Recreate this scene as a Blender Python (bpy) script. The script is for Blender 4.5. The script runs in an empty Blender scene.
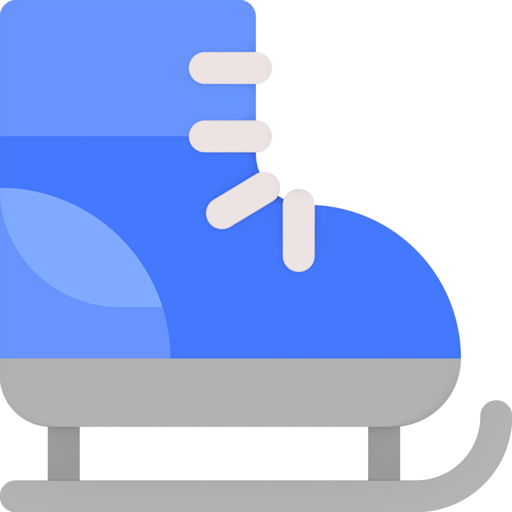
import bpy, bmesh, math
from mathutils import Vector

S = 0.0006                     # metres per photo pixel: the skate is about 31 cm long
U = 512 / 30                   # drawing unit of the picture
LIGHT = 1.2                    # radiance of the even white surround
C = bpy.context.scene.collection


def W(px, py, d):              # photo pixel + half depth (towards the viewer) -> metres
    return Vector(((px - 256) * S, -d * S, (512 - py) * S))


# ---------------------------------------------------------------- materials
def lin(v):
    v /= 255
    return v / 12.92 if v <= 0.04045 else ((v + 0.055) / 1.055) ** 2.4


def mat(name, rgb, gain=1.0):
    m = bpy.data.materials.new(name)
    m.use_nodes = True
    b = m.node_tree.nodes['Principled BSDF']
    b.inputs['Base Color'].default_value = (*[min(0.9, lin(c) / LIGHT * gain) for c in rgb], 1)
    b.inputs['Roughness'].default_value = 1.0
    b.inputs['Specular IOR Level'].default_value = 0.0
    return m


M_BOOT = mat('blue_leather', (68, 121, 255))
M_LIGHT = mat('light_blue_leather', (105, 148, 255))
M_PALE = mat('pale_blue_leather', (128, 170, 255))
M_SOLE = mat('grey_rubber', (178, 178, 178))
M_POST = mat('dark_grey_metal', (153, 153, 153), 1.045)
M_BLADE = mat('grey_metal', (178, 178, 178), 1.02)
M_LACE = mat('off_white_cord', (236, 228, 227))
M_BACK = mat('white_paper', (255, 255, 255), 1.2)


# ---------------------------------------------------------------- helpers
def link(name, bm, m, parent=None):
    bmesh.ops.remove_doubles(bm, verts=bm.verts, dist=1e-7)
    bmesh.ops.recalc_face_normals(bm, faces=bm.faces)
    for f in bm.faces:
        f.smooth = True
    for e in bm.edges:
        if len(e.link_faces) == 2 and e.calc_face_angle(0) > math.radians(38):
            e.smooth = False
    me = bpy.data.meshes.new(name)
    bm.to_mesh(me)
    bm.free()
    me.materials.append(m)
    o = bpy.data.objects.new(name, me)
    C.objects.link(o)
    if parent:
        o.parent = parent
    return o


def loft(rings, cap=True):
    bm = bmesh.new()
    vs = [[bm.verts.new(p) for p in r] for r in rings]
    n = len(vs[0])
    for a, b in zip(vs, vs[1:]):
        for i in range(n):
            j = (i + 1) % n
            bm.faces.new((a[i], a[j], b[j], b[i]))
    if cap:
        bm.faces.new(vs[0])
        bm.faces.new(vs[-1])
    return bm


def smooth01(t):
    t = max(0.0, min(1.0, t))
    return t * t * (3 - 2 * t)


# ---------------------------------------------------------------- shape of the boot
NECK, TOE = 3 * U, 9 * U                     # radii of the instep hollow and of the toe
Y_CUFF, Y_INSTEP, Y_SOLE, Y_BOTTOM = 8 * U, 12 * U, 21 * U, 25 * U


def x_front(y):
    if y < U:
        return 14 * U + math.sqrt(max(0, U * U - (U - y) ** 2))
    if y <= 9 * U:
        return 15 * U
    if y <= Y_INSTEP:
        return 18 * U - math.sqrt(max(0, NECK ** 2 - (y - 9 * U) ** 2))
    if y <= Y_SOLE:
        return 18 * U + math.sqrt(max(0, TOE ** 2 - (Y_SOLE - y) ** 2))
    return 23 * U + math.sqrt(max(0, (4 * U) ** 2 - (y - Y_SOLE) ** 2))


def x_heel(y):
    if y < U:
        return U - math.sqrt(max(0, U * U - (U - y) ** 2))
    if y <= 22 * U:
        return 0.0
    return 3 * U - math.sqrt(max(0, (3 * U) ** 2 - (y - 22 * U) ** 2))


def half_width(y):
    if y < U:
        return 47 - U + math.sqrt(max(0, U * U - (U - y) ** 2))
    if y < Y_CUFF:
        return 47 - 4 * smooth01((y - U) / (Y_CUFF - U))
    if y <= Y_SOLE:
        return 43 + 8 * smooth01((y - Y_CUFF - 30) / (Y_SOLE - Y_CUFF - 30))
    if y <= 22 * U:
        return 51.0
    k = (y - 22 * U) / (3 * U)
    return 51 - 8 * (1 - math.sqrt(max(0, 1 - k * k)))


def expo(y):                                 # squareness of the plan: boxier round the instep
    return 3.2 + 1.8 * (1 - smooth01((y - 220) / 110))


def section(y):                              # heel x, toe x, half width, heel rounding, toe rounding
    xf = x_front(y)
    return x_heel(y), xf, half_width(y), 38.0, xf - (224 + 36 * smooth01((y - 130) / 130) + 30 * smooth01((y - 215) / 140))


def depth(x, y, grow=0.0):                   # half depth of the boot at a point of the side view
    EXP = expo(y)
    xh, xf, w, rh, rt = section(y)
    xh -= grow; w += grow; rh += grow
    if x < xh + rh:
        t = min(1, (xh + rh - x) / rh)
    elif x > xf - rt:
        t = min(1, (x - xf + rt) / rt)
    else:
        return w
    return w * max(0.0, 1 - t ** EXP) ** (1 / EXP)


def ring(y, sec=None, proud=0.0, yy=None):
    xh, xf, w, rh, rt = sec or section(y)
    w += proud
    EXP = expo(y)
    half = []
    N = 28
    for i in range(N + 1):
        a = math.pi / 2 * i / N
        half.append((xf - rt + rt * math.cos(a) ** (2 / EXP), w * math.sin(a) ** (2 / EXP)))
    x0, x1 = xf - rt, xh + rh
    for i in range(1, 12):
        half.append((x0 + (x1 - x0) * i / 12, w))
    for i in range(N + 1):
        a = math.pi / 2 * (1 - i / N)
        half.append((xh + rh - rh * math.cos(a) ** (2 / EXP), w * math.sin(a) ** (2 / EXP)))
    yy = y if yy is None else yy
    return [W(x, yy, z) for x, z in half] + [W(x, yy, -z) for x, z in half[-2:0:-1]]


def arc_rows(y0, y1, n, dense):              # rows packed towards the start, the end or neither
    out = []
    for i in range(n + 1):
        t = i / n
        if dense == 'start':
            t = 1 - math.cos(t * math.pi / 2)
        elif dense == 'end':
            t = math.sin(t * math.pi / 2)
        out.append(y0 + (y1 - y0) * t)
    return out


# ---------------------------------------------------------------- the skate
skate = bpy.data.objects.new('ice_skate', None)
C.objects.link(skate)
skate['label'] = 'blue ice skate with off-white laces, grey sole and blade curling up in front'
skate['category'] = 'ice skate'

# cuff, with the opening for the foot on top
rows = arc_rows(0, U, 20, 'start') + arc_rows(U, Y_CUFF, 16, '')[1:]
rings = [ring(y, proud=0.4) for y in rows][::-1]
for y, k in ((0, 3), (0.8, 6), (3, 8), (8, 9), (90, 12)):
    rings.append(ring(0, (U + k, 14 * U - k, 47 - U - k, 20, 22), yy=y))
link('cuff', loft(rings), M_LIGHT, skate)

# main body
rows = (arc_rows(Y_CUFF, 9 * U, 4, '') + arc_rows(9 * U, Y_INSTEP, 30, 'end')[1:]
        + arc_rows(Y_INSTEP, Y_SOLE, 70, 'start')[1:])
link('boot_body', loft([ring(y) for y in rows]), M_BOOT, skate)

# sole
rows = [Y_SOLE, Y_SOLE + 4, Y_SOLE + 10, 22 * U] + arc_rows(22 * U, Y_BOTTOM, 40, 'end')[1:]


def sole_ring(y):
    xh, xf, w, rh, rt = section(y)
    k = max(0, (y - Y_SOLE) / (4 * U)) ** 1.1      # blunter towards the bottom
    return ring(y, (xh, xf, w, rh + (26 - rh) * k, rt + (30 - rt) * k), proud=0.5)


link('sole', loft([sole_ring(y) for y in rows]), M_SOLE, skate)


# heel panels
def panel_edge(y):
    return math.sqrt(max(0, (10 * U) ** 2 - (Y_SOLE - y) ** 2))


def pad(rows, xa, xb, grow, sides):
    """Thin pad that follows the boot between two curves of the side view."""
    bm = bmesh.new()
    K = 40
    for sgn in sides:
        lay = []
        for g in (grow, -1.5):
            grid = []
            for y in rows:
                a, b = xa(y), xb(y)
                if a is None:
                    a = x_heel(y) - g
                b = max(b, a + 0.01)
                line = []
                for i in range(K + 1):
                    x = a + (b - a) * (i / K) ** 2.2
                    line.append(bm.verts.new(W(x, y, sgn * depth(x, y, g))))
                grid.append(line)
            for r in range(len(grid) - 1):
                for i in range(K):
                    bm.faces.new((grid[r][i], grid[r][i + 1], grid[r + 1][i + 1], grid[r + 1][i]))
            lay.append(grid)
        o, n = lay
        border = ([(r, K) for r in range(len(rows))], [(0, i) for i in range(K + 1)],
                  [(len(rows) - 1, i) for i in range(K + 1)])
        if xa(rows[0]) is not None:
            border += ([(r, 0) for r in range(len(rows))],)
        for b in border:
            for (r, i), (r2, i2) in zip(b, b[1:]):
                bm.faces.new((o[r][i], o[r2][i2], n[r2][i2], n[r][i]))
    return bm


rows = [Y_SOLE - 10 * U * math.cos(math.pi / 2 * i / 90) for i in range(91)]
panel = link('heel_panel', pad(rows, lambda y: None, panel_edge, 0.25, (1, -1)), M_LIGHT, skate)
panel['label'] = 'lighter blue quarter-round heel panel'
R = 7 * U
rows = [11 * U + R * (1 - math.cos(math.pi * i / 140)) / 2 for i in range(141)]
inset = link('inset_panel',
             pad(rows, lambda y: R - math.sqrt(max(0, R * R - (y - 11 * U) ** 2)), panel_edge, 0.5, (1, -1)),
             M_PALE, panel)
inset['label'] = 'palest blue leaf-shaped inset on the heel panel'


# ---------------------------------------------------------------- laces
def lace(A, B, label):
    """One stretch of cord: round-ended in the side view, passing over the front of the boot."""
    A, B = Vector(A), Vector(B)
    r = 16.0
    ax = (B - A).normalized()
    ac = Vector((-ax.y, ax.x))
    L = (B - A).length
    top = 0
    for i in range(-8, 25):                  # height that clears the boot
        for k in range(-8, 9):
            q = A + ax * (i / 24 * L) + ac * (2 * k)
            if x_heel(q.y) <= q.x <= x_front(q.y):
                top = max(top, depth(q.x, q.y))
    top += 2.0
    base = []                                # (centre, direction) round the outline
    for k in range(33):
        a = -math.pi / 2 + math.pi * k / 32
        base.append((L, ax * math.cos(a) + ac * math.sin(a)))
    for k in range(1, 24):
        base.append((L * (1 - k / 24), ac))
    for k in range(33):
        a = math.pi / 2 + math.pi * k / 32
        base.append((0, ax * math.cos(a) + ac * math.sin(a)))
    for k in range(1, 24):
        base.append((L * k / 24, -ac))
    prof = []
    for k in range(9):
        a = math.pi / 2 * k / 8
        prof.append((1.4 * (1 - math.cos(a)), 1.4 * math.sin(a) - 1.4))
    prof += [(5, 0.12), (9, 0.25), (13, 0.3)]
    layers = [(k, dz, 1) for k, dz in prof[::-1]] + [(k, dz, -1) for k, dz in prof]
    rings = []
    for k, dz, sg in layers:
        rg = []
        for c, v in base:
            p = A + ax * c + v * (r - k)
            u = min(1, max(0, ((p - A).dot(ax)) / (L + r)))
            z = (top + dz) * max(0.12, 1 - u ** 7) ** (1 / 7)
            rg.append(W(p.x, p.y, sg * z))
        rings.append(rg)
    bm = loft(rings, cap=False)
    bm.verts.ensure_lookup_table()
    n = len(base)
    for first in (0, (len(rings) - 1) * n):  # close both flat sides with strips across the cord
        for i in range(16, 72):
            q = [first + j % n for j in (i, i + 1, 31 - i, 32 - i)]
            q = list(dict.fromkeys(q))
            if len(q) > 2:
                bm.faces.new([bm.verts[j] for j in q])
    o = link('lace', bm, M_LACE, skate)
    o['label'] = label


lace((12 * U, 4 * U), (15 * U, 4 * U), 'topmost lace, level, on the light blue cuff')
lace((12 * U, 8 * U), (15 * U, 8 * U), 'second lace, level, over the lower edge of the cuff')
lace((222.0, 213.3), (264.2, 187.9), 'slanting lace at the instep')
lace((17.5 * U, 15 * U), (17.5 * U, 12 * U), 'upright lace nearest the toe')


# ---------------------------------------------------------------- blade and its posts
def plate(outline, half, bevel):
    n = len(outline)
    P = [Vector(p) for p in outline]
    area = sum(P[i].x * P[(i + 1) % n].y - P[(i + 1) % n].x * P[i].y for i in range(n))
    sg = 1 if area > 0 else -1
    nor = []
    for i in range(n):
        t = (P[(i + 1) % n] - P[i - 1]).normalized()
        nor.append(Vector((-t.y, t.x)) * sg)          # inward
    rings = []
    K = 5
    prof = [(bevel * (1 - math.sin(math.pi / 2 * k / K)), half - bevel + bevel * math.cos(math.pi / 2 * k / K))
            for k in range(K + 1)]
    for ins, z in prof + [(i, -z) for i, z in prof[::-1]]:
        rings.append([W(*(P[i] + nor[i] * ins), z) for i in range(n)])
    return loft(rings)


def arc(cx, cy, r, a0, a1, n):
    return [(cx + r * math.cos(math.radians(a0 + (a1 - a0) * i / n)),
             cy + r * math.sin(math.radians(a0 + (a1 - a0) * i / n))) for i in range(n + 1)]


out = arc(16, 496, 16, 270, 90, 40)
out += [(16 + 400 * i / 10, 512) for i in range(1, 10)]
out += arc(416, 416, 96, 90, 0, 70)
out += arc(496, 416, 16, 0, -180, 40)[1:-1]
out += arc(416, 416, 64, 0, 90, 60)
out += [(416 - 400 * i / 10, 480) for i in range(1, 10)]
link('blade', plate(out, 10, 1), M_BLADE, skate)

for xa in (48, 368):
    rings = []
    for y, w in ((421, 35), (428, 34), (440, 28), (455, 20), (468, 12.5), (480, 9)):
        q = []
        c, rr = 2.0, 2.0
        for cx, cz, a0 in ((xa + 32 - c, w - c, 0), (xa + c, w - c, 90), (xa + c, -w + c, 180), (xa + 32 - c, -w + c, 270)):
            for k in range(5):
                a = math.radians(a0 + 90 * k / 4)
                q.append(W(cx + rr * math.cos(a), y, cz + rr * math.sin(a)))
        rings.append(q)
    link('blade_post', loft(rings), M_POST, skate)

# ---------------------------------------------------------------- white background sheet, well behind the skate
bm = bmesh.new()
n = 24
prev = None
for i in range(n + 1):                       # gently curved
    x = -4 + 8 * i / n
    y = 1.8 - 0.06 * x * x
    cur = (bm.verts.new((x, y, -3)), bm.verts.new((x, y, 3.3)))
    if prev:
        bm.faces.new((prev[0], cur[0], cur[1], prev[1]))
    prev = cur
for f in bm.faces:
    f.smooth = True
me = bpy.data.meshes.new('backdrop')
bm.to_mesh(me)
bm.free()
me.materials.append(M_BACK)
bd = bpy.data.objects.new('backdrop', me)
C.objects.link(bd)
bd['kind'] = 'structure'
bd['label'] = 'plain white background'

# ---------------------------------------------------------------- light, camera, output
sc = bpy.context.scene
w = bpy.data.worlds.new('World')
sc.world = w
w.use_nodes = True
bg = w.node_tree.nodes['Background']
bg.inputs['Color'].default_value = (1, 1, 1, 1)
bg.inputs['Strength'].default_value = LIGHT

cam = bpy.data.cameras.new('camera')
cam.type = 'ORTHO'
cam.ortho_scale = 511.3 * S
cam.clip_end = 50
co = bpy.data.objects.new('camera', cam)
co.location = (0, -2, 256 * S)
co.rotation_euler = (math.radians(90), 0, 0)
C.objects.link(co)
sc.camera = co

sc.cycles.max_bounces = 8
sc.cycles.diffuse_bounces = 6
vs = sc.view_settings
vs.view_transform = 'Standard'
vs.look = 'None'
vs.exposure = 0
vs.gamma = 1
sc.render.film_transparent = False
